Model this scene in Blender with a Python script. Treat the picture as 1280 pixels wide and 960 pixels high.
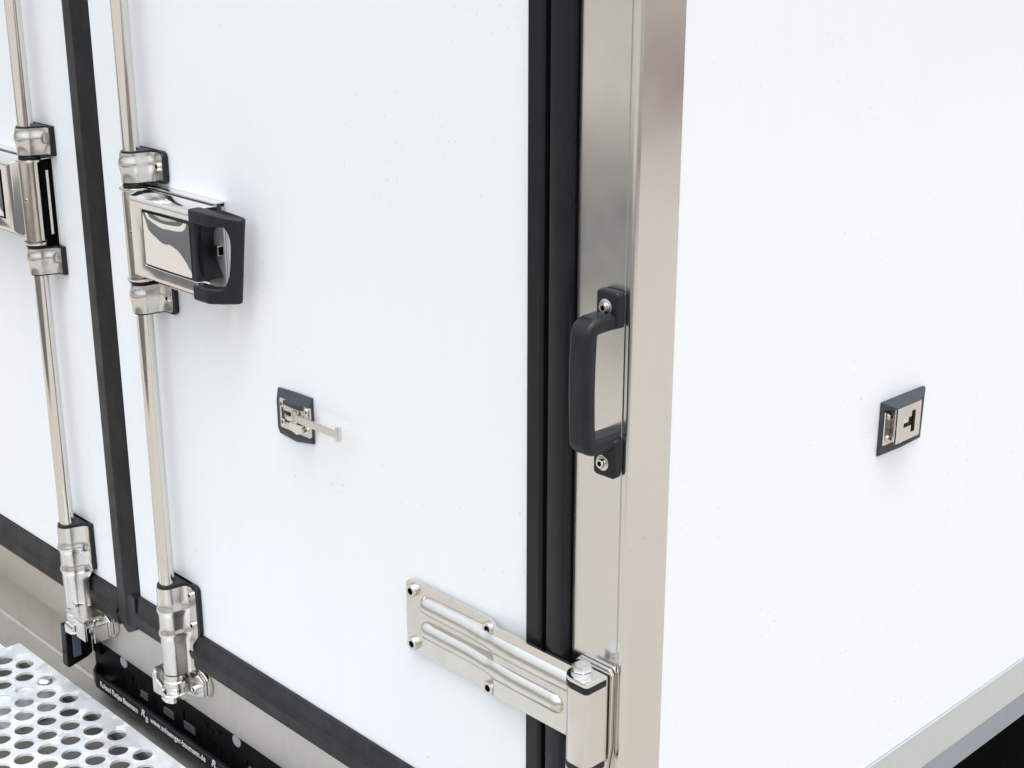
import bpy, bmesh, math, random
from mathutils import Vector, Matrix
random.seed(7)
R = math.radians
for o in list(bpy.data.objects):
    bpy.data.objects.remove(o)
S = bpy.context.scene
COL = S.collection
Z0 = 1.15                      # height of the trailer datum above the ground

# ------------------------------------------------------------------ camera
cam = bpy.data.cameras.new('camera')
camo = bpy.data.objects.new('camera', cam)
COL.objects.link(camo)
cam.sensor_width = 36.0
cam.lens = 1831.0 * 36.0 / 1280.0
cam.clip_start = 0.02
cam.clip_end = 500
camo.location = (0.62833, -0.71465, 0.31714 + Z0)
camo.rotation_euler = (R(90 - 18.49), 0, R(46.03))
S.camera = camo
S.render.resolution_x, S.render.resolution_y = 1024, 768

# ------------------------------------------------------------------ world, sun, exposure
w = bpy.data.worlds.new('World'); S.world = w; w.use_nodes = True
nt = w.node_tree; nt.nodes.clear()
sky = nt.nodes.new('ShaderNodeTexSky'); sky.sky_type = 'NISHITA'; sky.sun_disc = False
OVER = (.62, 3.1)
SUN_EL, SUN_AZ = 72.0, 130.0        # azimuth clockwise from +Y
sky.sun_elevation = R(SUN_EL); sky.sun_rotation = R(SUN_AZ)
sky.dust_density = 2.0; sky.air_density = 1.0; sky.ozone_density = 1.0
hs = nt.nodes.new('ShaderNodeHueSaturation'); hs.inputs['Saturation'].default_value = 0.28
bg = nt.nodes.new('ShaderNodeBackground'); bg.inputs['Strength'].default_value = 0.15
wo = nt.nodes.new('ShaderNodeOutputWorld')
# evenly clouded sky: luminance rises smoothly from horizon to zenith, as under any overcast
wtc = nt.nodes.new('ShaderNodeTexCoord'); sep = nt.nodes.new('ShaderNodeSeparateXYZ')
mr = nt.nodes.new('ShaderNodeMapRange'); mr.inputs['From Min'].default_value = 0.0; mr.inputs['To Min'].default_value = OVER[0]; mr.inputs['To Max'].default_value = OVER[1]
vm = nt.nodes.new('ShaderNodeVectorMath'); vm.operation = 'SCALE'
nt.links.new(wtc.outputs['Generated'], sep.inputs[0]); nt.links.new(sep.outputs['Z'], mr.inputs['Value'])
nt.links.new(sky.outputs[0], hs.inputs['Color']); nt.links.new(hs.outputs[0], vm.inputs[0]); nt.links.new(mr.outputs[0], vm.inputs['Scale'])
nt.links.new(vm.outputs[0], bg.inputs[0]); nt.links.new(bg.outputs[0], wo.inputs[0])
sl = bpy.data.lights.new('sun', 'SUN'); sl.energy = 0.5; sl.angle = R(30); sl.color = (1, .985, .96)
so = bpy.data.objects.new('sun', sl); COL.objects.link(so)
az, el = R(SUN_AZ), R(SUN_EL)
sdir = Vector((math.sin(az) * math.cos(el), math.cos(az) * math.cos(el), math.sin(el)))
so.rotation_euler = (-sdir).to_track_quat('-Z', 'Y').to_euler()
S.view_settings.view_transform = 'Standard'; S.view_settings.look = 'None'
S.view_settings.gamma = 1.0; S.view_settings.use_curve_mapping = False
S.view_settings.exposure = 0.24
S.cycles.max_bounces = 8; S.cycles.glossy_bounces = 6

# ------------------------------------------------------------------ materials
def nodes(name):
    m = bpy.data.materials.new(name); m.use_nodes = True
    t = m.node_tree
    return m, t, t.nodes['Principled BSDF']

def mapped_noise(t, scale, stretch=(1, 1, 1), detail=4, rough=.6):
    tc = t.nodes.new('ShaderNodeTexCoord'); mp = t.nodes.new('ShaderNodeMapping')
    mp.inputs['Scale'].default_value = stretch
    n = t.nodes.new('ShaderNodeTexNoise'); n.inputs['Scale'].default_value = scale
    n.inputs['Detail'].default_value = detail; n.inputs['Roughness'].default_value = rough
    t.links.new(tc.outputs['Object'], mp.inputs[0]); t.links.new(mp.outputs[0], n.inputs[0])
    return n

def ramp(t, src, stops):
    r = t.nodes.new('ShaderNodeValToRGB')
    while len(r.color_ramp.elements) < len(stops): r.color_ramp.elements.new(.5)
    for e, (p, c) in zip(r.color_ramp.elements, stops):
        e.position = p; e.color = (c, c, c, 1) if not isinstance(c, tuple) else (*c, 1)
    t.links.new(src, r.inputs[0]); return r

def bump(t, src, b, strength, dist=.001, chain=None):
    n = t.nodes.new('ShaderNodeBump'); n.inputs['Strength'].default_value = strength
    n.inputs['Distance'].default_value = dist
    t.links.new(src, n.inputs['Height'])
    if chain: t.links.new(chain.outputs[0], n.inputs['Normal'])
    t.links.new(n.outputs[0], b.inputs['Normal']); return n

def mixc(t, fac, a, b):
    n = t.nodes.new('ShaderNodeMix'); n.data_type = 'RGBA'
    t.links.new(fac, n.inputs[0])
    for i, c in ((6, a), (7, b)):
        if isinstance(c, tuple): n.inputs[i].default_value = (*c, 1)
        else: t.links.new(c, n.inputs[i])
    return n.outputs[2]

def mat_white():
    m, t, b = nodes('white_gelcoat')
    dust = ramp(t, mapped_noise(t, 260, detail=2).outputs[0], [(.67, 0.), (.74, 1.)])
    patch = ramp(t, mapped_noise(t, 9, detail=3).outputs[0], [(.5, 0.), (.68, 1.)])
    mul = t.nodes.new('ShaderNodeMath'); mul.operation = 'MULTIPLY'
    t.links.new(dust.outputs[0], mul.inputs[0]); t.links.new(patch.outputs[0], mul.inputs[1])
    c = mixc(t, mul.outputs[0], (.787, .820, .836), (.55, .53, .49))
    streak = ramp(t, mapped_noise(t, 1.0, (45, 45, 1.6), detail=5).outputs[0], [(.45, 0.), (.85, .085)])
    c2 = mixc(t, streak.outputs[0], c, (.66, .64, .59))
    t.links.new(c2, b.inputs['Base Color'])
    b.inputs['Roughness'].default_value = .32
    b.inputs['Coat Weight'].default_value = .25; b.inputs['Coat Roughness'].default_value = .18
    bump(t, mapped_noise(t, 14, detail=2).outputs[0], b, .05, .002)
    return m

def mat_metal(name, col, rough, grain=None, gs=.12, dirt=0., dirtcol=(.33, .27, .2), metallic=1.0, rvar=.1, wav=None, speck=0.):
    m, t, b = nodes(name)
    b.inputs['Metallic'].default_value = metallic
    sm = mapped_noise(t, 22, detail=6)
    rr = ramp(t, sm.outputs[0], [(.3, max(rough - rvar * .5, .02)), (.75, rough + rvar)])
    t.links.new(rr.outputs[0], b.inputs['Roughness'])
    b.inputs['Base Color'].default_value = (*col, 1)
    if dirt > 0:
        d = ramp(t, mapped_noise(t, 55, (1, 1, .35), detail=6, rough=.7).outputs[0], [(.52, 0.), (.78, dirt)])
        t.links.new(mixc(t, d.outputs[0], col, dirtcol), b.inputs['Base Color'])
    if speck > 0:
        sp_ = ramp(t, mapped_noise(t, 210, (1, 1, .6), detail=2).outputs[0], [(.715, 0.), (.76, speck)])
        gr = ramp(t, mapped_noise(t, 1.0, (900, 900, 3), detail=4).outputs[0], [(.3, 0.), (.8, .16)])
        c1 = mixc(t, gr.outputs[0], col, tuple(v * .72 for v in col))
        t.links.new(mixc(t, sp_.outputs[0], c1, (.36, .33, .29)), b.inputs['Base Color'])
    ch = None
    if wav: ch = bump(t, mapped_noise(t, wav[0], detail=1).outputs[0], b, wav[1], .002)
    if grain: bump(t, mapped_noise(t, 1.0, grain, detail=3).outputs[0], b, gs, .0004, ch)
    return m

def mat_dark(name, col, rough, dustc=(.13, .13, .125), dust=.25, scale=90, bs=.15, spec=.28):
    m, t, b = nodes(name)
    b.inputs['Specular IOR Level'].default_value = spec
    d = ramp(t, mapped_noise(t, scale, (1, 1, .4), detail=6, rough=.7).outputs[0], [(.45, 0.), (.85, dust)])
    t.links.new(mixc(t, d.outputs[0], col, dustc), b.inputs['Base Color'])
    rr = ramp(t, mapped_noise(t, 30, detail=4).outputs[0], [(.3, rough - .08), (.7, rough + .1)])
    t.links.new(rr.outputs[0], b.inputs['Roughness'])
    bump(t, mapped_noise(t, 900, detail=2).outputs[0], b, bs, .0003)
    return m

def mat_galv():
    m, t, b = nodes('galvanised_steel')
    tc = t.nodes.new('ShaderNodeTexCoord')
    v = t.nodes.new('ShaderNodeTexVoronoi'); v.inputs['Scale'].default_value = 75
    n = mapped_noise(t, 40, detail=6)
    mx = t.nodes.new('ShaderNodeVectorMath'); mx.operation = 'MULTIPLY_ADD'
    mx.inputs[1].default_value = (.02, .02, .02)
    t.links.new(n.outputs['Color'], mx.inputs[0]); t.links.new(tc.outputs['Object'], mx.inputs[2])
    t.links.new(mx.outputs[0], v.inputs['Vector'])
    g = ramp(t, v.outputs['Color'], [(.1, (.56, .59, .615)), (.9, (.80, .83, .85))])
    st = ramp(t, mapped_noise(t, 14, detail=6).outputs[0], [(.45, 0.), (.75, .5)])
    t.links.new(mixc(t, st.outputs[0], g.outputs[0], (.86, .87, .87)), b.inputs['Base Color'])
    b.inputs['Metallic'].default_value = .55
    rr = ramp(t, v.outputs['Color'], [(.0, .34), (1., .56)]); t.links.new(rr.outputs[0], b.inputs['Roughness'])
    bump(t, n.outputs[0], b, .12, .0006)
    return m

def mat_ground():
    m, t, b = nodes('pale_concrete_paving')
    tc = t.nodes.new('ShaderNodeTexCoord')
    br = t.nodes.new('ShaderNodeTexBrick'); br.inputs['Scale'].default_value = 5.0
    br.inputs['Mortar Size'].default_value = .012
    br.inputs['Color1'].default_value = (.455, .425, .375, 1); br.inputs['Color2'].default_value = (.415, .385, .34, 1)
    br.inputs['Mortar'].default_value = (.12, .11, .10, 1)
    t.links.new(tc.outputs['Object'], br.inputs['Vector'])
    n = mapped_noise(t, 3, detail=8)
    f = ramp(t, n.outputs[0], [(.35, .0), (.75, .35)])
    t.links.new(mixc(t, f.outputs[0], br.outputs['Color'], (.36, .335, .30)), b.inputs['Base Color'])
    b.inputs['Roughness'].default_value = .85
    return m

WHITE = mat_white()
POST = mat_metal('brushed_stainless', (.732, .720, .678), .19, grain=(700, 700, 4), gs=.05, dirt=0, rvar=.05, speck=.6)
SILLM = mat_metal('weathered_stainless', (.63, .60, .545), .38, grain=(90, 90, 8), gs=.05, dirt=.40, dirtcol=(.46, .42, .36), rvar=.10)
CAST = mat_metal('satin_stainless', (.70, .68, .64), .18, dirt=.28, rvar=.08)
BLADE = mat_metal('hinge_stainless', (.73, .71, .66), .20, grain=(10, 260, 260), gs=.04, dirt=.20, rvar=.10)
BRIGHT = mat_metal('polished_stainless', (.80, .785, .755), .08, dirt=.10, rvar=.06)
MIRROR = mat_metal('mirror_stainless', (.86, .85, .83), .02, rvar=.01, wav=(26, .42))
RODM = mat_metal('rod_stainless', (.73, .71, .665), .09, grain=(400, 400, 4), gs=.03, dirt=.12, rvar=.06)
LEDGEM = mat_metal('dull_ledge_stainless', (.47, .45, .41), .46, grain=(10, 90, 90), gs=.05, dirt=.5, dirtcol=(.33, .30, .26), rvar=.12, metallic=.85)
STAINED = mat_metal('stained_stainless', (.70, .655, .585), .14, grain=(500, 500, 4), gs=.04, dirt=.5, dirtcol=(.40, .31, .22), rvar=.1)
ALU = mat_metal('anodised_aluminium', (.72, .775, .785), .33, grain=(500, 6, 500), gs=.04, dirt=.06, rvar=.06)
DULLZINC = mat_metal('dull_zinc', (.40, .44, .475), .48, dirt=.3, dirtcol=(.5, .53, .55), rvar=.1)
ZINC = mat_metal('zinc_plated_steel', (.80, .80, .79), .20, dirt=.15, rvar=.08)
GALV = mat_galv()
RUBBER = mat_dark('black_rubber', (.012, .012, .0135), .42, dust=.42, dustc=(.060, .057, .054), scale=45)
PLASTIC = mat_dark('black_plastic', (.011, .012, .0155), .40, dust=.16, dustc=(.07, .07, .075))
SOFT = mat_dark('black_gasket', (.006, .0068, .0085), .33, dust=.08, dustc=(.06, .06, .06))
GLOSSB = mat_dark('glossy_black_plastic', (.0035, .0035, .004), .30, dust=.06, spec=.15)
PADM = mat_dark('grey_blue_plastic', (.040, .045, .056), .45, dust=.15, dustc=(.12, .12, .13))
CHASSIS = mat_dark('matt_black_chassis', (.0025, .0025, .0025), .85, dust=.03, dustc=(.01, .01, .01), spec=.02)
LENS = mat_dark('smoked_lens', (.10, .11, .15), .15, dust=.1)
PRINT = mat_dark('white_print', (.62, .63, .62), .5, dust=.2, dustc=(.3, .3, .3))
DKGREY = mat_dark('dark_grey_plastic', (.075, .07, .07), .4, dust=.2)
BEAM = mat_dark('grey_painted_steel', (.13, .132, .118), .6, dust=.3)
CLIP = mat_dark('grey_plastic', (.28, .30, .315), .4, dust=.2, dustc=(.2, .2, .2))
GROUND = mat_ground()
def mat_flat(name, c0, c1, scale, rough=.9):
    m, t, b = nodes(name)
    f = ramp(t, mapped_noise(t, scale, detail=7).outputs[0], [(.35, c0), (.7, c1)])
    t.links.new(f.outputs[0], b.inputs['Base Color']); b.inputs['Roughness'].default_value = rough
    return m
REFL_DARK = mat_flat('reflected_dark', (.045, .045, .045), (.07, .069, .067), 4)
REFL_RED = mat_flat('reflected_red', (.10, .056, .050), (.15, .078, .070), 5)
REFL_HORIZON = mat_flat('reflected_horizon', (.035, .045, .028), (.075, .085, .055), .4)

# ------------------------------------------------------------------ helpers
def thing(name, base, label, cat, group=None):
    o = bpy.data.objects.new(name, None); COL.objects.link(o)
    o.empty_display_size = .02
    o.location = (base[0], base[1], base[2] + Z0)
    o['label'] = label; o['category'] = cat
    if group: o['group'] = group
    o['_b'] = [float(v) for v in base]
    return o

def root_of(o):
    while o.parent: o = o.parent
    return o

def finish(me, smooth=38):
    for p in me.polygons: p.use_smooth = True
    me.set_sharp_from_angle(angle=R(smooth))

def flat(o):
    md = o.modifiers.new('weighted_normals', 'WEIGHTED_NORMAL'); md.keep_sharp = True; md.weight = 80

def part(name, bm, mat, parent, bev=0., seg=2, smooth=38, wn=True, ang=30):
    """bm in trailer coordinates; stored relative to the root thing's base"""
    base = Vector(root_of(parent)['_b'])
    bmesh.ops.remove_doubles(bm, verts=bm.verts, dist=1e-6)
    bmesh.ops.recalc_face_normals(bm, faces=bm.faces)
    if bev > 0:
        es = [e for e in bm.edges if len(e.link_faces) == 2 and e.calc_face_angle(0) > R(ang)]
        bmesh.ops.bevel(bm, geom=es, offset=bev, segments=seg, profile=.5, affect='EDGES', clamp_overlap=True)
    bmesh.ops.translate(bm, verts=bm.verts, vec=-base)
    me = bpy.data.meshes.new(name); bm.to_mesh(me); bm.free()
    finish(me, smooth)
    me.materials.append(mat)
    o = bpy.data.objects.new(name, me); COL.objects.link(o); o.parent = parent
    if wn: flat(o)
    return o

def put(name, mesh, p, parent, rot=(0, 0, 0), scale=1.0):
    """a shared-mesh piece at trailer coordinate p"""
    base = Vector(root_of(parent)['_b'])
    o = bpy.data.objects.new(name, mesh); COL.objects.link(o); o.parent = parent
    o.location = Vector(p) - base; o.rotation_euler = rot; o.scale = (scale,) * 3
    flat(o)
    return o

def mesh_only(name, bm, mat, bev=0., smooth=38):
    bmesh.ops.recalc_face_normals(bm, faces=bm.faces)
    if bev > 0:
        es = [e for e in bm.edges if len(e.link_faces) == 2 and e.calc_face_angle(0) > R(30)]
        bmesh.ops.bevel(bm, geom=es, offset=bev, segments=2, profile=.5, affect='EDGES', clamp_overlap=True)
    me = bpy.data.meshes.new(name); bm.to_mesh(me); bm.free(); finish(me, smooth); me.materials.append(mat)
    return me

def box(x0, x1, y0, y1, z0, z1, bm=None):
    bm = bm or bmesh.new()
    v = [bm.verts.new((x, y, z)) for z in (z0, z1) for y in (y0, y1) for x in (x0, x1)]
    for f in ((0, 1, 3, 2), (4, 6, 7, 5), (0, 4, 5, 1), (2, 3, 7, 6), (0, 2, 6, 4), (1, 5, 7, 3)):
        bm.faces.new([v[i] for i in f])
    return bm

def prism(pts, axis, a0, a1, bm=None):
    """polygon extruded along an axis. axis 'z': pts=(x,y); 'y': pts=(x,z); 'x': pts=(y,z)"""
    bm = bm or bmesh.new()
    def mk(p, a):
        return {'z': (p[0], p[1], a), 'y': (p[0], a, p[1]), 'x': (a, p[0], p[1])}[axis]
    A = [bm.verts.new(mk(p, a0)) for p in pts]; B = [bm.verts.new(mk(p, a1)) for p in pts]
    n = len(pts)
    bm.faces.new(A); bm.faces.new(B[::-1])
    for i in range(n):
        j = (i + 1) % n
        bm.faces.new((A[i], B[i], B[j], A[j]))
    return bm

def ring_prism(outer, inner, axis, a0, a1):
    """outer and inner outlines with the same number of points"""
    bm = bmesh.new()
    def mk(p, a):
        return {'z': (p[0], p[1], a), 'y': (p[0], a, p[1]), 'x': (a, p[0], p[1])}[axis]
    L = [[bm.verts.new(mk(p, a)) for p in q] for q in (outer, inner) for a in (a0, a1)]
    n = len(outer)
    for i in range(n):
        j = (i + 1) % n
        bm.faces.new((L[0][i], L[0][j], L[1][j], L[1][i])); bm.faces.new((L[2][i], L[3][i], L[3][j], L[2][j]))
        bm.faces.new((L[0][i], L[2][i], L[2][j], L[0][j])); bm.faces.new((L[1][i], L[1][j], L[3][j], L[3][i]))
    return bm

def lathe(prof, c=(0, 0, 0), axis='z', n=24, bm=None):
    """prof: (radius, along) pairs from the axis out and back"""
    bm = bm or bmesh.new()
    rings = []
    for r, a in prof:
        if r < 1e-7:
            ps = [(0, 0, a)]
        else:
            ps = [(r * math.cos(2 * math.pi * i / n), r * math.sin(2 * math.pi * i / n), a) for i in range(n)]
        out = []
        for x, y, z in ps:
            q = {'z': (x, y, z), 'y': (x, -z, y), 'x': (z, x, y)}[axis]   # 'y' grows towards -Y
            out.append(bm.verts.new((q[0] + c[0], q[1] + c[1], q[2] + c[2])))
        rings.append(out)
    for a, b in zip(rings, rings[1:]):
        if len(a) == 1 and len(b) == 1: continue
        for i in range(n):
            j = (i + 1) % n
            if len(a) == 1: bm.faces.new((a[0], b[j], b[i]))
            elif len(b) == 1: bm.faces.new((a[i], a[j], b[0]))
            else: bm.faces.new((a[i], a[j], b[j], b[i]))
    return bm

def sheet(rows, thick, bm=None):
    """grid of points (rows of equal length) thickened along its normals"""
    bm = bm or bmesh.new()
    nr, nc = len(rows), len(rows[0])
    P = [[Vector(p) for p in r] for r in rows]
    N = []
    for i in range(nr):
        rn = []
        for j in range(nc):
            du = P[min(i + 1, nr - 1)][j] - P[max(i - 1, 0)][j]
            dv = P[i][min(j + 1, nc - 1)] - P[i][max(j - 1, 0)]
            v = du.cross(dv); rn.append(v.normalized() if v.length > 1e-12 else Vector((0, -1, 0)))
        N.append(rn)
    A = [[bm.verts.new(p) for p in r] for r in P]
    B = [[bm.verts.new(P[i][j] - N[i][j] * thick) for j in range(nc)] for i in range(nr)]
    for i in range(nr - 1):
        for j in range(nc - 1):
            bm.faces.new((A[i][j], A[i][j + 1], A[i + 1][j + 1], A[i + 1][j]))
            bm.faces.new((B[i][j], B[i + 1][j], B[i + 1][j + 1], B[i][j + 1]))
    edge = [(0, j) for j in range(nc)] + [(i, nc - 1) for i in range(1, nr)] + [(nr - 1, j) for j in range(nc - 2, -1, -1)] + [(i, 0) for i in range(nr - 2, 0, -1)]
    for k in range(len(edge)):
        a, b = edge[k], edge[(k + 1) % len(edge)]
        bm.faces.new((A[a[0]][a[1]], B[a[0]][a[1]], B[b[0]][b[1]], A[b[0]][b[1]]))
    return bm

def rrect(x0, x1, z0, z1, r, n=5):
    out = []
    for cx, cz, a0 in ((x1 - r, z0 + r, -90), (x1 - r, z1 - r, 0), (x0 + r, z1 - r, 90), (x0 + r, z0 + r, 180)):
        for i in range(n + 1):
            a = R(a0 + 90 * i / n); out.append((cx + r * math.cos(a), cz + r * math.sin(a)))
    return out

def hexhead(r, h):
    bm = bmesh.new()
    pts = [(r * math.cos(R(60 * i + 12)), r * math.sin(R(60 * i + 12))) for i in range(6)]
    return prism(pts, 'z', 0, h, bm)

# shared screw meshes, heads looking towards -Y
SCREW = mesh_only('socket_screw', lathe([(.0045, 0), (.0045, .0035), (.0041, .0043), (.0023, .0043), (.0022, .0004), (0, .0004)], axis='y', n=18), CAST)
def socket_shade(me, r, ztop):  # blackens the faces inside a screw socket, painting in its shade
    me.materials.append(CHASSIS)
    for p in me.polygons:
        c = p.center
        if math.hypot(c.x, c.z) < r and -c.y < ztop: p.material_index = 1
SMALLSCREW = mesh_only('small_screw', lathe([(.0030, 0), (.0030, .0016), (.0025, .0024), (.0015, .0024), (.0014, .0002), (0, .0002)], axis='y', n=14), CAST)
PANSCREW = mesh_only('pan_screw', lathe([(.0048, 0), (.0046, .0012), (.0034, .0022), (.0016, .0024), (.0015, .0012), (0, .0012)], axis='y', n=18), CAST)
socket_shade(SCREW, .00232, .0040); socket_shade(SMALLSCREW, .00152, .0022); socket_shade(PANSCREW, .0016, .0021)
WASHER = mesh_only('washer', lathe([(.0062, 0), (.0062, .0010), (.0056, .0014), (0, .0014)], axis='y', n=20), CAST)

# ------------------------------------------------------------------ ground
def flat_sheet(name, pts, z, mat):
    bm = bmesh.new(); bm.faces.new([bm.verts.new((x, y, z)) for x, y in pts])
    me = bpy.data.meshes.new(name); bm.to_mesh(me); bm.free(); me.materials.append(mat)
    o = bpy.data.objects.new(name, me); COL.objects.link(o); o['kind'] = 'structure'
    return o
flat_sheet('ground', ((-150, -150), (150, -150), (150, 150), (-150, 150)), 0, GROUND)
flat_sheet('added_dark_strip', ((-150, -6.2), (150, -6.2), (150, -2.9), (-150, -2.9)), .004, REFL_DARK)      # unseen dark strip, added for the steel to reflect
flat_sheet('path', ((5.6, -2.8), (12.0, -2.8), (12.0, 90), (5.6, 90)), .004, REFL_RED)          # unseen red strip, added to tint the reflection in the post
hb = bmesh.new(); rings = []  # unseen ring, added to give reflections a dark horizon band
for k, (rad, hgt) in enumerate(((46, -.2), (50, 2.6), (60, 4.4), (85, 6.0))):
    ring = []
    for i in range(72):
        a = 2 * math.pi * i / 72
        hh = hgt * (1 + .22 * math.sin(5 * a + .7) + .16 * math.sin(11 * a) + .12 * math.sin(23 * a + 2)) if hgt > 0 else hgt
        ring.append(hb.verts.new((rad * math.cos(a), rad * math.sin(a), hh)))
    rings.append(ring)
for q, r_ in zip(rings, rings[1:]):
    for i in range(72): hb.faces.new((q[i], q[(i + 1) % 72], r_[(i + 1) % 72], r_[i]))
hm = bpy.data.meshes.new('added_horizon_ring'); hb.to_mesh(hm); hb.free(); hm.materials.append(REFL_HORIZON); finish(hm, 80)
ho = bpy.data.objects.new('added_horizon_ring', hm); COL.objects.link(ho); ho['kind'] = 'structure'

# ------------------------------------------------------------------ trailer body
SX = .0045                     # side face of the corner post
TOP = 1.05
body = thing('trailer_body', (-.7, 1.2, -.9), 'white box trailer body with brushed stainless corner post and aluminium bottom rail', 'trailer')
part('side_panel', box(-.050, SX - .0012, .0452, 2.9, -.4595, TOP), WHITE, body, bev=.0008)
# corner post: folded sheet with a soft outer fold
prof = [(-.0474, .0), (-.0034, .0), (-.0029, .0010), (-.0016, .0010), (-.0010, .0), (.0006, .0)]
for i in range(7):
    a = R(-90 + 90 * i / 6); prof.append((SX - .0036 + .0036 * math.cos(a), .0036 + .0036 * math.sin(a)))
prof += [(SX, .0440), (SX - .0010, .0450), (-.0100, .0450), (-.0100, .0200), (-.0474, .0200)]
part('corner_post', prism(prof, 'z', -.62, TOP), POST, body, smooth=50)
# bottom rail along the side
rail = [(.0005, -.4597), (SX + .0006, -.4597), (SX + .0011, -.4603), (SX + .0011, -.4614), (SX + .0002, -.4620), (SX, -.5060), (SX - .0006, -.5068), (-.030, -.5068), (-.030, -.4597)]
bm = bmesh.new(); A = []
for y in (.0452, 2.9): A.append([bm.verts.new((x, y, z)) for x, z in rail])
n = len(rail); bm.faces.new(A[0]); bm.faces.new(A[1][::-1])
for i in range(n): bm.faces.new((A[0][i], A[1][i], A[1][(i + 1) % n], A[0][(i + 1) % n]))
part('bottom_rail', bm, ALU, body, bev=.0004, seg=1)
bm = bmesh.new(); A = []
fl_ = [(-.012, -.5072), (SX - .0004, -.5072), (SX + .0062, -.5262), (SX + .0058, -.5275), (-.012, -.5275)]
for y in (.0452, 2.9): A.append([bm.verts.new((x, y, z)) for x, z in fl_])
bm.faces.new(A[0]); bm.faces.new(A[1][::-1])
for i in range(5): bm.faces.new((A[0][i], A[1][i], A[1][(i + 1) % 5], A[0][(i + 1) % 5]))
part('lower_flange', bm, DULLZINC, body, bev=.0004, seg=1)
part('chassis_rail', box(-.40, -.22, .10, 2.6, -.98, -.5565), CHASSIS, body, bev=.003)
part('underbody', box(-1.45, -.062, .06, 2.85, -.56, -.5335), CHASSIS, body)
part('roof', box(-1.50, SX, .046, 2.9, TOP, TOP + .04), WHITE, body, bev=.004)
part('front_panel', box(-1.45, -.051, 2.86, 2.899, -.5, TOP - .001), WHITE, body)
part('far_side_panel', box(-1.50, -1.451, .046, 2.85, -.5, TOP - .001), WHITE, body)
part('floor', box(-1.45, -.051, .046, 2.85, -.53, -.46), WHITE, body)
part('top_frame', box(-1.50, -.0445, .001, .045, TOP - .10, TOP - .002), POST, body, bev=.003)
# wheels carry the body
for y in (1.0, 1.8):
    wb = lathe([(0, -.09), (.20, -.09), (.29, -.08), (.31, -.05), (.31, .05), (.29, .08), (.20, .09), (0, .09)], (-.33, y, -.84), 'x', 40)
    wheel = part('wheel', wb, RUBBER, body)
    part('rim', lathe([(0, .095), (.10, .098), (.17, .085), (.185, .10), (.19, .088)], (-.33, y, -.84), 'x', 40), GALV, wheel)
# rear sill, recessed band and ledge
part('sill', box(-1.50, -.0480, .0, .020, -.5125, -.4560), SILLM, body, bev=.0012)
part('sill_band', box(-1.50, -.0480, .0120, .020, -.5805, -.5128), SILLM, body)
led = [(.020, -.5808), (.0118, -.5808), (.0095, -.5815), (.0080, -.5830), (-.0300, -.5830), (-.0300, -.6050), (-.0270, -.6050), (-.0270, -.5860), (.020, -.5860)]
part('rear_ledge', prism(led, 'x', -1.50, -.0480), LEDGEM, body, bev=.0006, seg=1)
part('bumper_beam', box(-1.45, -.10, -.1020, -.0340, -.68, -.5900), BEAM, body, bev=.004)
part('rear_beam', box(-1.48, -.08, .022, .045, -.75, -.5335), CHASSIS, body)

# ------------------------------------------------------------------ doors with their rubber seals
def gasket_vertical(name, xs, z0, z1, mat, parent):
    return part(name, prism(xs, 'z', z0, z1), mat, parent, bev=.0007, smooth=50)

rd = thing('trailer_door', (-.40, .02, -.45), 'wide white rear door between the black centre seal and the corner post', 'door', 'rear doors of the trailer')
part('door_panel', box(-.7005, -.0920, .0, .045, -.4146, TOP - .11), WHITE, rd, bev=.0010)
gasket_vertical('hinge_side_gasket', [(-.0929, .03), (-.0929, -.0038), (-.0915, -.0048), (-.0785, -.0052), (-.0762, -.0035), (-.0757, .0025), (-.0718, .0025), (-.0710, -.0040), (-.0690, -.0060), (-.0600, -.0080), (-.0520, -.0074), (-.0496, -.0050), (-.0489, .001), (-.0489, .03)], -.500, TOP - .11, SOFT, rd)
cs = [(-.7010, .03), (-.7010, .0005), (-.7018, -.0012), (-.7185, -.0086), (-.7215, -.0090), (-.7410, -.0062), (-.7428, -.0045), (-.7430, .03)]
gasket_vertical('centre_gasket', cs, -.4535, TOP - .11, RUBBER, rd)
# bottom seal of the right door: ridge a little above the middle; mitred toe under the centre strip
bp = [(.03, -.4140), (-.0022, -.4140), (-.0042, -.4155), (-.0056, -.4318), (-.0082, -.4345), (-.0086, -.4360), (-.0066, -.4520), (-.0048, -.4540), (.001, -.4550), (.03, -.4550)]
part('bottom_gasket', prism(bp, 'x', -.7010, -.0932), RUBBER, rd, bev=.0005, seg=1)
part('gasket_corner', prism([(-.7012, -.4540), (-.7012, -.4150), (-.7110, -.4130), (-.7425, -.4480), (-.7425, -.4520), (-.7250, -.4640), (-.7200, -.4640)], 'y', .01, -.0074), RUBBER, rd, bev=.0005)
ld = thing('trailer_door', (-1.10, .02, -.45), 'left rear door cut off by the photo edge, beyond the black centre seal', 'door', 'rear doors of the trailer')
part('door_panel', box(-1.45, -.7436, .0, .045, -.4230, TOP - .11), WHITE, ld, bev=.0010)
bp2 = [(y, z - .0095) for y, z in bp]
bp2 = bp2[:-2] + [(.001, -.4556 - .0095 + .0005), (.03, -.4556 - .0095 + .0005)]
part('bottom_gasket', prism(bp2, 'x', -1.45, -.7436), RUBBER, ld, bev=.0005, seg=1)

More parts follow.
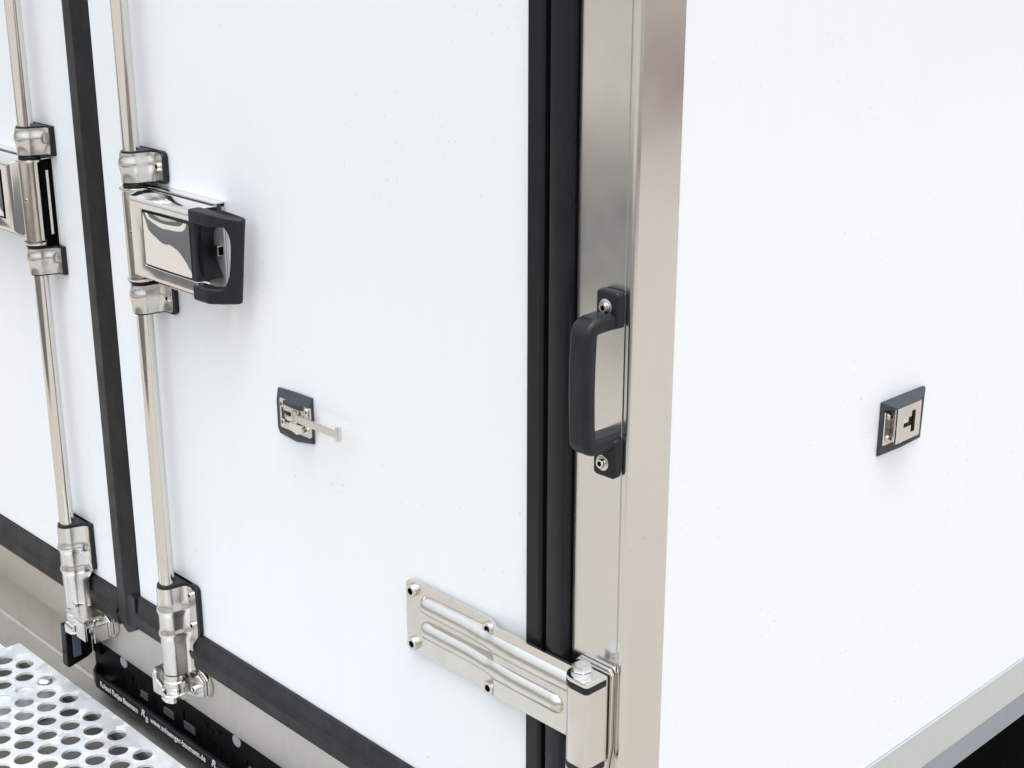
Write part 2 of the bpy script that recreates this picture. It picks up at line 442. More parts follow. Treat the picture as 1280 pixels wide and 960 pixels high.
# ------------------------------------------------------------------ locking rods
def strap_profile(s, rr, fr, fl, ya=-.020, yf=-.0055, n=22):
    """outer line of a strap round the rod: right flange, arc in front, left flange (relative to the rod axis in x)"""
    k = rr / .0112
    xk = .0126 * k; sp = fr - xk
    pts = [(fr, yf), (xk + sp * .72, yf)] + [(xk + sp * q, yf - d) for q, d in ((.42, 0), (.24, .0003), (.11, .0014), (.03, .0036), (-.04, .0075))]
    for i in range(n + 1):
        a = R(-2 - 176 * i / n)
        pts.append((rr * math.cos(a), ya + rr * math.sin(a)))
    lw = [(-.0132 * k, yf - .0090), (-.0150 * k, yf - .0045), (-.0165, yf - .0010)]
    if fl > -.0175: lw = [(fl * .2 - .0132 * k * .8, yf - .0080), (fl * .5 - .0132 * k * .5, yf - .0055), (fl * .8 - .0132 * k * .2, yf - .0025)]
    pts += lw + [(fl, yf)]
    return [(s * x, y) for x, y in pts]

def guide(root, s, ax, zc, h=.0275, ring=True):
    """pressed stainless guide bracket on a black pad"""
    g0, g1 = zc - h / 2, zc + h / 2
    rows = []
    N = 27
    for i in range(N):
        t = i / (N - 1); z = g0 + (g1 - g0) * t
        b = math.exp(-((t - .60) / .22) ** 2)
        rr = .0111 + .0017 * b
        row = [(ax + x, y, z) for x, y in strap_profile(s, rr, .0285, -.0215)]
        # the flange corners are rounded off
        d = min(t, 1 - t) * h; rc = .0050
        if d < rc:
            dx = rc - math.sqrt(rc * rc - (rc - d) ** 2)
            row[0] = (row[0][0] - s * dx, row[0][1], row[0][2]); row[1] = (row[1][0] - s * dx * .35, row[1][1], row[1][2])
        rows.append(row if s > 0 else row[::-1])
    def pad_mesh(za, zb):
        poly = strap_profile(s, .0100, .0200, -.0240, yf=-.0045)
        poly = [(ax + x, y) for x, y in poly] + [(ax - s * .0240, -.0002), (ax + s * .0200, -.0002)]
        bm = prism(poly, 'z', za, zb)
        xa, xb = sorted((ax - s * .0238, ax + s * .0318))
        return prism(rrect(xa, xb, za, zb, .0058, 5), 'y', -.0002, -.0046, bm)
    br = part('guide_bracket', sheet(rows, .0013), CAST, root, smooth=62, wn=False)
    part('rubber_pad', pad_mesh(g0 - .0018, g1 + .0018), PLASTIC, br, bev=.0008, ang=50)
    put('screw', SMALLSCREW, (ax + s * .0225, -.0050, zc + .001), br, scale=1.35)
    return br

def lower_bracket(root, s, ax):
    rows = []
    N = 44; zt, zb = -.3605, -.4605
    for i in range(N):
        t = i / (N - 1); z = zt + (zb - zt) * t
        b = math.exp(-((z + .3865) / .0042) ** 2) + .9 * math.exp(-((z + .4135) / .0036) ** 2)
        rr = .0112 + .0019 * b - .0007 * max(0, (-.425 - z) / .035)
        k = 0 if z > -.4125 else min(1, (-.4125 - z) / .016)
        k = k * k * (3 - 2 * k)
        fr = .0290 - .0085 * k; fl = -.0215 + .0070 * k
        yf = -.0055 - .0022 * k
        row = [(ax + x, y, z) for x, y in strap_profile(s, rr, fr, fl, yf=yf)]
        if zt - z < .005:
            dx = .005 - math.sqrt(.005 ** 2 - (.005 - (zt - z)) ** 2)
            row[0] = (row[0][0] - s * dx, row[0][1], row[0][2])
        rows.append(row if s < 0 else row[::-1])
    br = part('rod_bracket', sheet(rows, .0013), CAST, root, smooth=62, wn=False)
    poly = strap_profile(s, .0104, .0200, -.0240, yf=-.0045)
    poly = [(ax + x, y) for x, y in poly] + [(ax - s * .0240, -.0002), (ax + s * .0200, -.0002)]
    bm = prism(poly, 'z', -.4135, zt + .0030)
    xa, xb = sorted((ax - s * .0238, ax + s * .0325))
    prism(rrect(xa, xb, -.4150, zt + .0030, .0058, 5), 'y', -.0002, -.0048, bm)
    part('rubber_pad', bm, PLASTIC, br, bev=.0008, ang=50)
    for z in (-.3685, -.4030):
        put('screw', SCREW, (ax + s * .0225, -.0050, z), br, scale=.85)
    return br

def lock(s, ax, label):
    Y = -.020
    root = thing('door_lock', (ax, Y, -.48), label, 'door lock', 'locking rods on the rear doors')
    part('upper_rod', lathe([(0, .045), (.0080, .045), (.0080, TOP - .14), (.0074, TOP - .139), (0, TOP - .139)], (ax, Y, 0), n=32), RODM, root)
    part('lower_rod', lathe([(0, -.46), (.0080, -.46), (.0080, -.030), (0, -.030)], (ax, Y, 0), n=32), RODM, root)
    guide(root, s, ax, .0745); guide(root, s, ax, -.0525)
    lower_bracket(root, s, ax)
    # --- lock case: backing tray on the door, shell round the rod, bezel, mirror, pull
    def X(a): return ax + s * a
    def pr(pts, z0, z1): return prism([(X(a), y) for a, y in pts], 'z', z0, z1)
    # backing tray with turned-out top and bottom edges
    tray = box(min(X(-.014), X(.124)), max(X(-.014), X(.124)), -.0022, -.0002, -.0385, .0565)
    bt = part('backing_plate', tray, BRIGHT, root, bev=.0006)
    part('plate_edge', box(min(X(-.012), X(.124)), max(X(-.012), X(.124)), -.0125, -.0024, .0550, .0565), BRIGHT, bt, bev=.0005)
    part('plate_edge', box(min(X(-.012), X(.124)), max(X(-.012), X(.124)), -.0105, -.0024, -.0385, -.0370), BRIGHT, bt, bev=.0005)
    part('case_side', box(min(X(-.0136), X(-.0090)), max(X(-.0136), X(-.0090)), -.0135, -.0024, -.0365, .0545), CHASSIS, bt)
    part('edge_strip', box(min(X(-.0140), X(-.0134)), max(X(-.0140), X(-.0134)), -.0098, -.0070, -.0240, .0440), CAST, bt)
    # black inside of the case
    part('case_core', box(min(X(-.008), X(.070)), max(X(-.008), X(.070)), -.0270, -.0030, -.0280, .0500), PLASTIC, root, bev=.002)
    # sleeve and washers on the rod
    sl_ = part('sleeve', lathe([(.0082, -.0300), (.0118, -.0300), (.0118, .0525), (.0082, .0525)], (ax, Y, 0), n=36), STAINED, root)
    put('rivet', SMALLSCREW, (ax + .0060, Y - .0098, .0140), sl_, rot=(0, 0, R(32)), scale=.62)
    part('washer', lathe([(.008, .0530), (.0135, .0530), (.0138, .0538), (.0138, .0552), (.0130, .0558), (.008, .0558)], (ax, Y, 0), n=32), CAST, root)
    part('washer', lathe([(.008, -.0345), (.0128, -.0345), (.0132, -.0335), (.0132, -.0318), (.008, -.0312)], (ax, Y, 0), n=32), CAST, root)
    part('bush', lathe([(.008, -.0362), (.0122, -.0362), (.0122, -.0347), (.008, -.0347)], (ax, Y, 0), n=28), PLASTIC, root)
    part('bush', lathe([(.008, .0560), (.0105, .0560), (.0105, .0585), (.008, .0585)], (ax, Y, 0), n=28), PLASTIC, root)
    # shell: chamfered frame with an opening, wrapping round to the sleeve at the rod side
    def frame(a):                          # outer and inner outline, in (x, z)
        o = [(.008, -.0265), (.060, -.0265), (.125, -.0265), (.125, .0), (.125, .053), (.060, .053), (.008, .053), (.008, .012)]
        i = [(.036, -.0115), (.070, -.0118), (.1247, -.0118), (.1247, .0), (.1247, .0425), (.070, .0420), (.036, .0415), (.036, .012)]
        return o, i
    o, i = frame(0)
    bm = bmesh.new()
    def ringv(q, y, dz=0, dx=0):
        out = []
        for (a, z) in q:
            zz = z + (dz if z > .02 else -dz if z < -.005 else 0)
            out.append(bm.verts.new((X(a + (dx if a < .03 else 0)), y, zz)))
        return out
    L = [ringv(o, -.0100, .0015, -.004), ringv(o, -.0270, .0012, -.001), ringv(o, -.0345, -.0020, .006), ringv(o, -.0358, -.0050, .011), ringv(i, -.0352), ringv(i, -.0300)]
    sides = (4, 5, 6, 7, 0, 1)                        # no wall on the pull side
    for q in range(len(L) - 1):
        for k in sides:
            j = (k + 1) % 8
            bm.faces.new((L[q][k], L[q][j], L[q + 1][j], L[q + 1][k]))
    # return wall round the outside so that the shell has thickness
    B = ringv(o, -.0100, .0000, -.002); Cc = ringv(o, -.0260, .0000, .001); D = ringv(i, -.0290, .003)
    for a_, b_ in ((L[0], B), (B, Cc), (Cc, D), (D, L[-1])):
        for k in sides:
            j = (k + 1) % 8
            bm.faces.new((a_[k], a_[j], b_[j], b_[k]))
    for k in (2, 4):
        bm.faces.new([q[k] for q in L] + [D[k], Cc[k], B[k]])
    for q in L + [B, Cc, D]: bm.verts.remove(q[3])
    sh = part('lock_shell', bm, BRIGHT, root, bev=.0009, seg=2, smooth=45, ang=25)
    # mirror insert with dark surround
    rim_o = [(X(a), z) for a, z in rrect(.0362, .1225, -.0116, .0416, .003)]
    part('dark_surround', prism(rim_o, 'y', -.0335, -.0265), GLOSSB, sh, bev=.0006)
    rows = []
    for i in range(17):
        v = -1 + i / 8; row = []
        for j in range(25):
            u = -1 + j / 12
            row.append((X(.0782 + .0390 * u), -.0348 - .0026 * (1 - .55 * u * u - .45 * u ** 8) * (1 - .7 * v * v - .3 * v ** 8), .0151 + .0244 * v))
        rows.append(row if s > 0 else row[::-1])
    part('mirror_plate', sheet(rows, .0012), MIRROR, sh, smooth=50, wn=False)
    # dark scoop between the mirror and the grip
    bm = bmesh.new(); rgs = []
    for q in range(15):
        t = q / 14; z = -.0125 + (.0560) * t; e = 1 - (2 * t - 1) ** 2
        pts = [(.080, -.0338), (.1215, -.0348), (.1240, -.0340), (.1232 - .004 * e, -.0260), (.1225 - .010 * e, -.0150), (.1220 - .0135 * e, -.0060), (.080, -.0060)]
        rgs.append([bm.verts.new((X(a), y, z)) for a, y in pts])
    for ra, rb in zip(rgs, rgs[1:]):
        for k in range(7): bm.faces.new((ra[k], ra[(k + 1) % 7], rb[(k + 1) % 7], rb[k]))
    bm.faces.new(rgs[0]); bm.faces.new(rgs[-1][::-1])
    part('finger_scoop', bm, PLASTIC, root, smooth=40)
    part('end_plate', box(min(X(.0950), X(.1236)), max(X(.0950), X(.1236)), -.0042, -.0024, -.0340, .0520), GALV, root, bev=.0004)
    lt = part('latch_tab', box(min(X(.1140), X(.1205)), max(X(.1140), X(.1205)), -.0100, -.0024, .0065, .0165), CAST, root, bev=.0012)
    part('tab_face', box(min(X(.1207), X(.1212)), max(X(.1207), X(.1212)), -.0088, -.0034, .0078, .0152), CHASSIS, lt)
    # black pull: two arms and a bar that bends back towards the door
    arm_p = [(.1180, -.0372), (.1470, -.0362), (.1620, -.0285), (.1725, -.0190), (.1745, -.0140), (.1700, -.0100), (.1600, -.0130), (.1500, -.0190), (.1380, -.0235), (.1180, -.0240)]
    bar_p = [(.1560, -.0240), (.1620, -.0285), (.1725, -.0190), (.1745, -.0140), (.1700, -.0100), (.1600, -.0130)]
    bm = bmesh.new()
    zs = (-.0290, -.0145, .0420, .0545)
    def skew(a, z): return a - .0125 * max(0, min(1, (a - .135) / .03)) * (.0545 - z) / .0835
    def drop(a, z): return z - (.0050 if z > .05 else 0) * max(0, min(1, (a - .145) / .028)) ** 1.5
    def ring_at(p, z): return [bm.verts.new((X(skew(a, z)), y, drop(a, z))) for a, y in p]
    for za, zb, p in ((zs[0], zs[1], arm_p), (zs[2], zs[3], arm_p)):
        A, B = ring_at(p, za), ring_at(p, zb); n = len(p)
        for k in range(n): bm.faces.new((A[k], A[(k + 1) % n], B[(k + 1) % n], B[k]))
        outer, inner = (A, B) if za == zs[0] else (B, A)
        bm.faces.new(outer)
        bar_ids = [2, 3, 4, 5, 6]                      # corners shared with the bar
        rest = [0, 1, 2, 6, 7, 8, 9]
        bm.faces.new([inner[k] for k in rest])         # face that looks into the grip opening
        if za == zs[0]: lo = [inner[k] for k in bar_ids]
        else: hi = [inner[k] for k in bar_ids]
    prev = lo
    for q in range(1, 10):
        t = q / 10; e = 1 - (2 * t - 1) ** 4; zz = zs[1] + (zs[2] - zs[1]) * t
        mid = []
        for k, (a, y) in zip(bar_ids, [arm_p[k] for k in bar_ids]):
            if k in (2, 6): a += .0052 * e
            if k == 2: y += .0040 * e
            mid.append(bm.verts.new((X(skew(a, zz)), y, zz)))
        for k in range(5): bm.faces.new((prev[k], prev[(k + 1) % 5], mid[(k + 1) % 5], mid[k]))
        prev = mid
    for k in range(5): bm.faces.new((prev[k], prev[(k + 1) % 5], hi[(k + 1) % 5], hi[k]))
    part('pull_handle', bm, PLASTIC, root, bev=.0026, seg=4, smooth=50, ang=32)
    # --- foot of the rod: collars and hooked cam
    part('collar', lathe([(.006, -.4850), (.0095, -.4850), (.0100, -.4780), (.0112, -.4765), (.0112, -.4700), (.0098, -.4690), (.0098, -.4660), (.0110, -.4650), (.0110, -.4615), (.008, -.4610)], (ax, Y, 0), n=30), CAST, root, bev=0)
    cam_ = part('cam', prism([(X(a), y) for a, y in ((-.012, -.019), (-.0125, -.027), (-.008, -.0335), (.002, -.0350), (.010, -.0315), (.0125, -.023), (.011, -.014), (-.011, -.013))], 'z', -.4925, -.4835), BRIGHT, root, bev=.0022, seg=3)
    if s < 0:
        part('claw', box(-.8040, -.7660, -.0375, -.0140, -.4600, -.4565), CAST, cam_, bev=.0010)
        part('claw', box(-.7860, -.7660, -.0378, -.0345, -.4830, -.4602), CAST, cam_, bev=.0008)
        part('claw', prism([(-.014, -.4690), (-.040, -.4705), (-.042, -.4765), (-.036, -.4800), (-.014, -.4800)], 'x', -.8060, -.7880), BRIGHT, cam_, bev=.0012)
    else:
        part('cam_hook', prism([(X(a), z) for a, z in ((-.030, -.4935), (-.030, -.4700), (-.0255, -.4660), (-.0225, -.4680), (-.0225, -.4760), (-.012, -.4800), (-.010, -.4920))], 'y', -.0300, -.0245), CAST, cam_, bev=.0010)
    return root

lock(1, -.6052, 'locking rod and swing handle on the wide door, right of the black centre seal')
lock(-1, -.8175, 'locking rod left of the black centre seal, its handle cut off by the left edge')

# ------------------------------------------------------------------ keepers on the sill
def keeper(s, ax, zc, label):
    root = thing('rod_keeper', (ax, 0, zc), label, 'keeper', 'keepers below the locking rods')
    def X(a): return ax + s * a
    part('base_plate', prism([(X(a), zc + z) for a, z in rrect(-.042, .042, -.0165, .0165, .0160, 7)], 'y', -.0002, -.0045), CAST, root, bev=.0008)
    for q in (-1, 1):
        lug = [(q * .0370, -.0105), (q * .0375, .0080), (q * .0270, .0130), (q * .0020, -.0060), (q * .0020, -.0200), (q * .0260, -.0150)]
        lg = part('lug', prism([(X(a), zc + z) for a, z in lug], 'y', -.0047, -.0090), CAST, root, bev=.0010)
        part('lug_flange', box(min(X(q * .0300), X(q * .0325)), max(X(q * .0300), X(q * .0325)), -.0260, -.0092, zc - .0150, zc + .0050) if q < 0 else box(X(.0020) - .0009, X(.0020) + .0009, -.0150, -.0092, zc - .0190, zc - .0070), CAST, lg, bev=.0006)
        put('bolt', SCREW, (X(q * .0235), -.0088, zc - .0045), root, scale=.95)
    return root
keeper(1, -.6052, -.4715, 'stainless rod keeper right of the black centre seal, above the lettered plate frame')
keeper(-1, -.7980, -.4740, 'stainless rod keeper directly above the small black plate lamp')

# ------------------------------------------------------------------ door catch (hook half, on the door)
dc = thing('door_catch', (-.388, 0, -.124), 'door hold-back catch with small T-shaped arm on black pad, on the white rear door', 'catch')
bm = bmesh.new()
def wedge_pad(pts_back, pts_front, flat, mp):
    """tapered pad: back outline on the panel, front outline raised"""
    a = [bm.verts.new(mp(u, z, 0.0002)) for u, z in pts_back]
    e = [bm.verts.new(mp(u, z, 0.0022)) for u, z in pts_back]
    f = [bm.verts.new(mp(u, z, h)) for u, z, h in pts_front]
    n = len(a)
    bm.faces.new(a); bm.faces.new(f[::-1])
    for i in range(n):
        j = (i + 1) % n
        bm.faces.new((a[i], e[i], e[j], a[j])); bm.faces.new((e[i], f[i], f[j], e[j]))
MPd = lambda u, z, h: (u, -h, z)
wedge_pad([(-.4130, -.1455), (-.3880, -.1475), (-.3620, -.1430), (-.3620, -.1000), (-.3880, -.1005), (-.4130, -.1020)],
          [(-.4125, -.1390, .0045), (-.3880, -.1415, .0055), (-.3635, -.1375, .0045), (-.3635, -.1085, .0050), (-.3800, -.1085, .0125), (-.4125, -.1130, .0045)], 0, MPd)
part('black_pad', bm, PADM, dc, bev=.0006)
part('catch_plate', prism(rrect(-.4045, -.3600, -.1360, -.1080, .0015), 'y', -.0046, -.0068), CAST, dc, bev=.0004)
part('bridge', prism([(-.3930, -.0070), (-.3915, -.0120), (-.3650, -.0120), (-.3635, -.0070)], 'z', -.1155, -.1105), CAST, dc, bev=.0006)
part('spring_clip', prism([(-.3905, -.0070), (-.3890, -.0125), (-.3830, -.0145), (-.3750, -.0125), (-.3730, -.0070), (-.3750, -.0070), (-.3770, -.0105), (-.3830, -.0122), (-.3870, -.0105), (-.3885, -.0070)], 'z', -.1225, -.1180), BRIGHT, dc, bev=.0004)
part('clip_tongue', prism([(-.3860, -.1250), (-.3680, -.1250), (-.3685, -.1330), (-.3760, -.1355), (-.3860, -.1330)], 'y', -.0070, -.0105), BRIGHT, dc, bev=.0008)
for x, z in ((-.4000, -.1130), (-.3995, -.1300), (-.3650, -.1120), (-.3640, -.1290)):
    put('screw', PANSCREW, (x, -.0066, z), dc, scale=.72)
arm = part('arm', box(-.3690, -.3085, -.0172, -.0152, -.1195, -.1125), CAST, dc, bev=.0005)
part('pivot', lathe([(0, -.1215), (.0026, -.1215), (.0026, -.1105), (0, -.1105)], (-.3700, -.0158, 0), n=14), CAST, arm)
part('cross_bar', box(-.3090, -.3045, -.0182, -.0140, -.1215, -.1085), CAST, arm, bev=.0010)

# ------------------------------------------------------------------ catch keeper (slot half, on the side wall)
ck = thing('catch_keeper', (SX, .354, -.114), 'black wedge-shaped catch receiver with T-shaped slot on the white side wall', 'catch')
P0 = SX - .0012
bm = bmesh.new()
MPs = lambda u, z, h: (P0 + h, u, z)
wedge_pad([(.3205, -.1385), (.3540, -.1395), (.3875, -.1385), (.3875, -.0905), (.3540, -.0900), (.3205, -.0900)],
          [(.3212, -.1360, .0036), (.3540, -.1370, .0036), (.3850, -.1360, .0036), (.3868, -.0915, .0036), (.3540, -.0910, .0036), (.3212, -.0910, .0036)], 0, MPs)
pad = part('black_pad', bm, PADM, ck, bev=.0005)
def hull(pts):
    bm = bmesh.new()
    for u, z, h in pts: bm.verts.new(MPs(u, z, h))
    bmesh.ops.convex_hull(bm, input=bm.verts[:]); return bm
part('wedge', hull([(.3210, -.0903, .0030), (.3870, -.0903, .0030), (.3264, -.0936, .0150), (.3612, -.0936, .0150), (.3216, -.0975, .0030), (.3860, -.0975, .0030), (.3264, -.0945, .0145), (.3612, -.0960, .0140)]), PADM, pad, bev=.0005)
part('core', hull([(u, z, h) for u, h in ((.3420, .0030), (.3420, .0120), (.3612, .0120), (.3780, .0030)) for z in (-.1290, -.0965)]), PLASTIC, pad)
# stainless box with the slot: front sheet built round the T opening
y0, y1, z0, z1 = .3262, .3612, -.1255, -.0938
xs = P0 + .0150
bm = bmesh.new()
# slot: upright .3505-.3545 (z -.1185..-.1035), foot running left .3405..-.3505 (z -.1170..-.1120)
cells_y = [y0, .3358, .3478, .3538, y1]; cells_z = [z0, -.1197, -.1132, -.1052, -.1002, z1]
def solid(iy, iz):
    cy = (cells_y[iy] + cells_y[iy + 1]) / 2; cz = (cells_z[iz] + cells_z[iz + 1]) / 2
    if .3478 < cy < .3538 and -.1197 < cz < -.1002: return False
    if .3358 < cy < .3478 and -.1132 < cz < -.1052: return False
    return True
for iy in range(4):
    for iz in range(5):
        if solid(iy, iz):
            box(xs - .0020, xs, cells_y[iy], cells_y[iy + 1], cells_z[iz], cells_z[iz + 1], bm)
bmesh.ops.remove_doubles(bm, verts=bm.verts, dist=1e-6)
dead = [f for f in bm.faces if sum(1 for g in bm.faces if g is not f and set(g.verts) == set(f.verts))]
bmesh.ops.delete(bm, geom=dead, context='FACES')
sp = part('slotted_cover', bm, CAST, ck)
part('cover_side', prism([(xs - .0004, y0), (xs - .0022, y0), (P0 + .0100, y0 + .0110), (P0 + .0118, y0 + .0118)], 'z', z0, z1), CAST, sp, bev=.0003)
part('cover_side', box(P0 + .0050, xs - .0002, y1 + .0002, y1 + .0016, z0, z1), CAST, sp, bev=.0003)
part('spring_blade', box(P0 + .0122, P0 + .0129, .3375, .3470, -.1108, -.1010), BRIGHT, ck, bev=.0003)
part('flange_plate', prism([(P0 + .0038, .3222), (P0 + .0056, .3222), (P0 + .0056, .3360), (P0 + .0120, .3385), (P0 + .0120, .3400), (P0 + .0038, .3385)], 'z', -.1285, -.0985), CAST, ck, bev=.0004)
for z in (-.1035, -.1235):
    put('screw', PANSCREW, (P0 + .0056, .3290, z), ck, rot=(0, 0, R(90)), scale=.82)

# ------------------------------------------------------------------ grab handle on the post
gh = thing('grab_handle', (-.0125, 0, -.004), 'black plastic grab handle screwed to the stainless corner post', 'handle')
bm = bmesh.new()
path = []
zt, zb, out, rad = .0440, -.0425, -.0300, .0065
path.append((.002, zt)); path.append((-.012, zt + .0005))
for i in range(6):
    a = R(90 * i / 5); path.append((out + rad - rad * math.sin(a), zt - rad + rad * math.cos(a)))
for t in (.25, .5, .75): path.append((out - .0012 * math.sin(math.pi * t), zt - rad + (zb - zt + 2 * rad) * t))
for i in range(6):
    a = R(90 * i / 5); path.append((out + rad - rad * math.cos(a), zb + rad - rad * math.sin(a)))
path.append((-.012, zb)); path.append((.002, zb))
rings = []
for k, (y, z) in enumerate(path):
    a = Vector(path[max(k - 1, 0)]); b = Vector(path[min(k + 1, len(path) - 1)])
    d = (b - a).normalized(); nrm = Vector((-d.y, d.x))          # in (y,z)
    ring = []
    hw, ht = .0092, .0058
    for q, (u, v) in enumerate(rrect(-hw, hw, -ht, ht, .0042, 3)):
        ring.append(bm.verts.new((-.0125 + u, y + nrm.x * v, z + nrm.y * v)))
    rings.append(ring)
for a, b in zip(rings, rings[1:]):
    m_ = len(a)
    for i in range(m_): bm.faces.new((a[i], a[(i + 1) % m_], b[(i + 1) % m_], b[i]))
bm.faces.new(rings[0]); bm.faces.new(rings[-1][::-1])
part('grip', bm, PLASTIC, gh, smooth=50)
for z0_, z1_, zs in ((.0395, .0650, .0535), (-.0695, -.0400, -.0590)):
    f = part('foot', prism(rrect(-.0222, -.0016, z0_, z1_, .0035), 'y', -.0002, -.0085), PLASTIC, gh, bev=.0022, seg=3)
    put('washer', WASHER, (-.0128, -.0080, zs), f, scale=.92)
    put('screw', SCREW, (-.0128, -.0084, zs), f, scale=.80)

# ------------------------------------------------------------------ hinge
hg = thing('door_hinge', (-.02, 0, -.26), 'stainless strap hinge with two pressed ribs across the black door seal', 'hinge')
zt, zb = -.2262, -.2912
def bl_y(x):                      # front face of the blade steps out past the jog
    t = min(1, max(0, (x + .133) / .014)); t = t * t * (3 - 2 * t)
    return -.0032 - .0058 * t
NX, NZ = 110, 72
rows = []
for k in range(NZ):
    v = k / (NZ - 1); row = []
    for j in range(NX):
        u = j / (NX - 1); x = -.2345 + (.2345 - .0300) * u
        t0, b0 = zt, zb
        if x < -.2285: c = (-.2285 - x) / .006; t0 -= .0035 * c * c; b0 += .0035 * c * c
        if x > -.129: kk = min(1, (x + .129) / .010); t0 -= .0012 * kk; b0 += .0028 * kk
        z = b0 + (t0 - b0) * v
        y = bl_y(x)
        for zc, x0, x1, hh in ((-.2430, -.213, -.020, .0068), (-.2660, -.213, -.048, .0064)):
            # long pressed rib with round ends
            e = max(x0 + .006 - x, x - (x1 - .006), 0)
            d = math.hypot(z - zc, e)
            wq = .0068
            if d < wq:
                g = min(1, max(0, (x + .165) / .07)); g = g * g * (3 - 2 * g)
                crest = -.0032 - hh - .0042 * g
                y += (crest - y) * math.sqrt(max(0, 1 - (d / wq) ** 2)) ** 1.3
        row.append((x, y, z))
    rows.append(row)
bl = part('hinge_blade', sheet(rows, .0026), BLADE, hg, smooth=45, wn=False)
for x, z in ((-.2252, -.2345), (-.2252, -.2838), (-.1310, -.2338), (-.1305, -.2862)):
    put('washer', WASHER, (x, bl_y(x) + .0004, z), bl, scale=.86)
    put('screw', SCREW, (x, bl_y(x) - .0006, z), bl, scale=1.32)
# wall leaf on the post
part('wall_leaf', prism([(-.0405, -.3100), (-.0075, -.3100), (-.0035, -.2860), (-.0030, -.2260), (-.0060, -.2215), (-.0360, -.2215), (-.0405, -.2260)], 'y', -.0004, -.0042), BLADE, hg, bev=.0010)
part('leaf_cover', box(-.0360, -.0055, -.0086, -.0052, -.2960, -.2255), BLADE, hg, bev=.0010)
def barrel_outline(x0, x1, y0, y1, g=0.):
    o = [(x1 + g, y1)]
    cx, cy, r = x0 + .0105, y0 + .0105, .0105 + g
    o.append((x1 + g, y0 + .0030 - g))
    for i in range(4):
        a = R(0 - 90 * (i + 1) / 4); o.append((x1 - .0030 + (.0030 + g) * math.cos(a), y0 + .0030 + (.0030 + g) * math.sin(a)))
    for i in range(9):
        a = R(-90 - 90 * i / 8); o.append((cx + r * math.cos(a), cy + r * math.sin(a)))
    o.append((x0 - g, y1))
    return o
bo = barrel_outline(-.0300, -.0040, -.0300, -.0092)
part('barrel', prism(bo, 'z', -.2945, -.2318), BLADE, hg, bev=.0005, smooth=45)
bo2 = barrel_outline(-.0300, -.0040, -.0300, -.0088, .0004)
for z0_, z1_ in ((-.2316, -.2265), (-.2992, -.2947)):
    part('bush', prism(bo2, 'z', z0_, z1_), PLASTIC, hg, bev=.0008)
part('end_cap', prism(bo2, 'z', -.2263, -.2228), BRIGHT, hg, bev=.0008)
part('end_cap', prism(bo2, 'z', -.3030, -.2994), BRIGHT, hg, bev=.0008)
part('hex_bolt', prism([(-.0200 + .0076 * math.cos(R(60 * i + 20)), -.0180 + .0076 * math.sin(R(60 * i + 20))) for i in range(6)], 'z', -.2212, -.2170), ZINC, hg, bev=.0007)
part('bolt_washer', lathe([(0, -.2227), (.0082, -.2227), (.0082, -.2213), (0, -.2213)], (-.0200, -.0180, 0), n=24), ZINC, hg)

# ------------------------------------------------------------------ licence plate frame
lp = thing('licence_plate_holder', (-.55, -.004, -.566), 'black licence plate holder with white lettering tucked under the stainless sill', 'plate holder')
bx0, bx1 = -.828, -.292
holes = []
xsb = sorted({bx0, bx1} | {h[0] for h in holes} | {h[1] for h in holes})
bm = bmesh.new()
for a, b in zip(xsb, xsb[1:]):
    hh = [h for h in holes if h[0] <= a and h[1] >= b]
    if hh:
        box(a, b, .0030, .0105, -.5640, hh[0][2], bm); box(a, b, .0030, .0105, hh[0][3], -.5128, bm)
    else:
        box(a, b, .0030, .0105, -.5640, -.5128, bm)
part('tray', bm, GLOSSB, lp)
strip = [(.0105, -.5665), (-.0110, -.5660), (-.0128, -.5645), (-.0122, -.5500), (-.0108, -.5480), (-.0060, -.5490), (-.0050, -.5640), (.0105, -.5645)]
st = part('text_strip', prism(strip, 'x', -.8020, bx1 - .004), SOFT, lp, bev=.0008)
part('end_wall', prism([(-.8280, .0100), (-.8280, .0032), (-.8150, -.0080), (-.8022, -.0118), (-.8022, -.0090), (-.8130, -.0050), (-.8240, .0045), (-.8240, .0100)], 'z', -.5655, -.5490), GLOSSB, lp, bev=.0006)
for x0_, x1_ in ((-.7240, -.7080), (-.6740, -.6530), (-.6320, -.6100), (-.5080, -.4860), (-.4400, -.4160)):
    part('snap_pad', box(x0_, x1_, .0012, .0028, -.5500, -.5405), DKGREY, lp, bev=.0006)
for x in (-.7565, -.5275, -.3400):
    part('plate_clip', prism([(x + a, z) for a, z in rrect(-.0072, .0072, -.5260, -.5130, .0060)], 'y', .0028, .0012), CLIP, lp, bev=.0006)
for x0_, z0_, dx, dz in ((-.742, -.5300, .0030, .0090), (-.728, -.5395, .0060, .0050), (-.690, -.5230, .0040, .0050), (-.676, -.5350, .0040, .0080), (-.635, -.5300, .0030, .0140), (-.590, -.5250, .0060, .0050), (-.578, -.5290, .0040, .0040), (-.566, -.5240, .0060, .0040), (-.515, -.5360, .0035, .0120), (-.470, -.5300, .0030, .0160)):
    part('moulded_rib', box(x0_, x0_ + dx, .0008, .0028, z0_ - dz, z0_), GLOSSB, lp, bev=.0006)

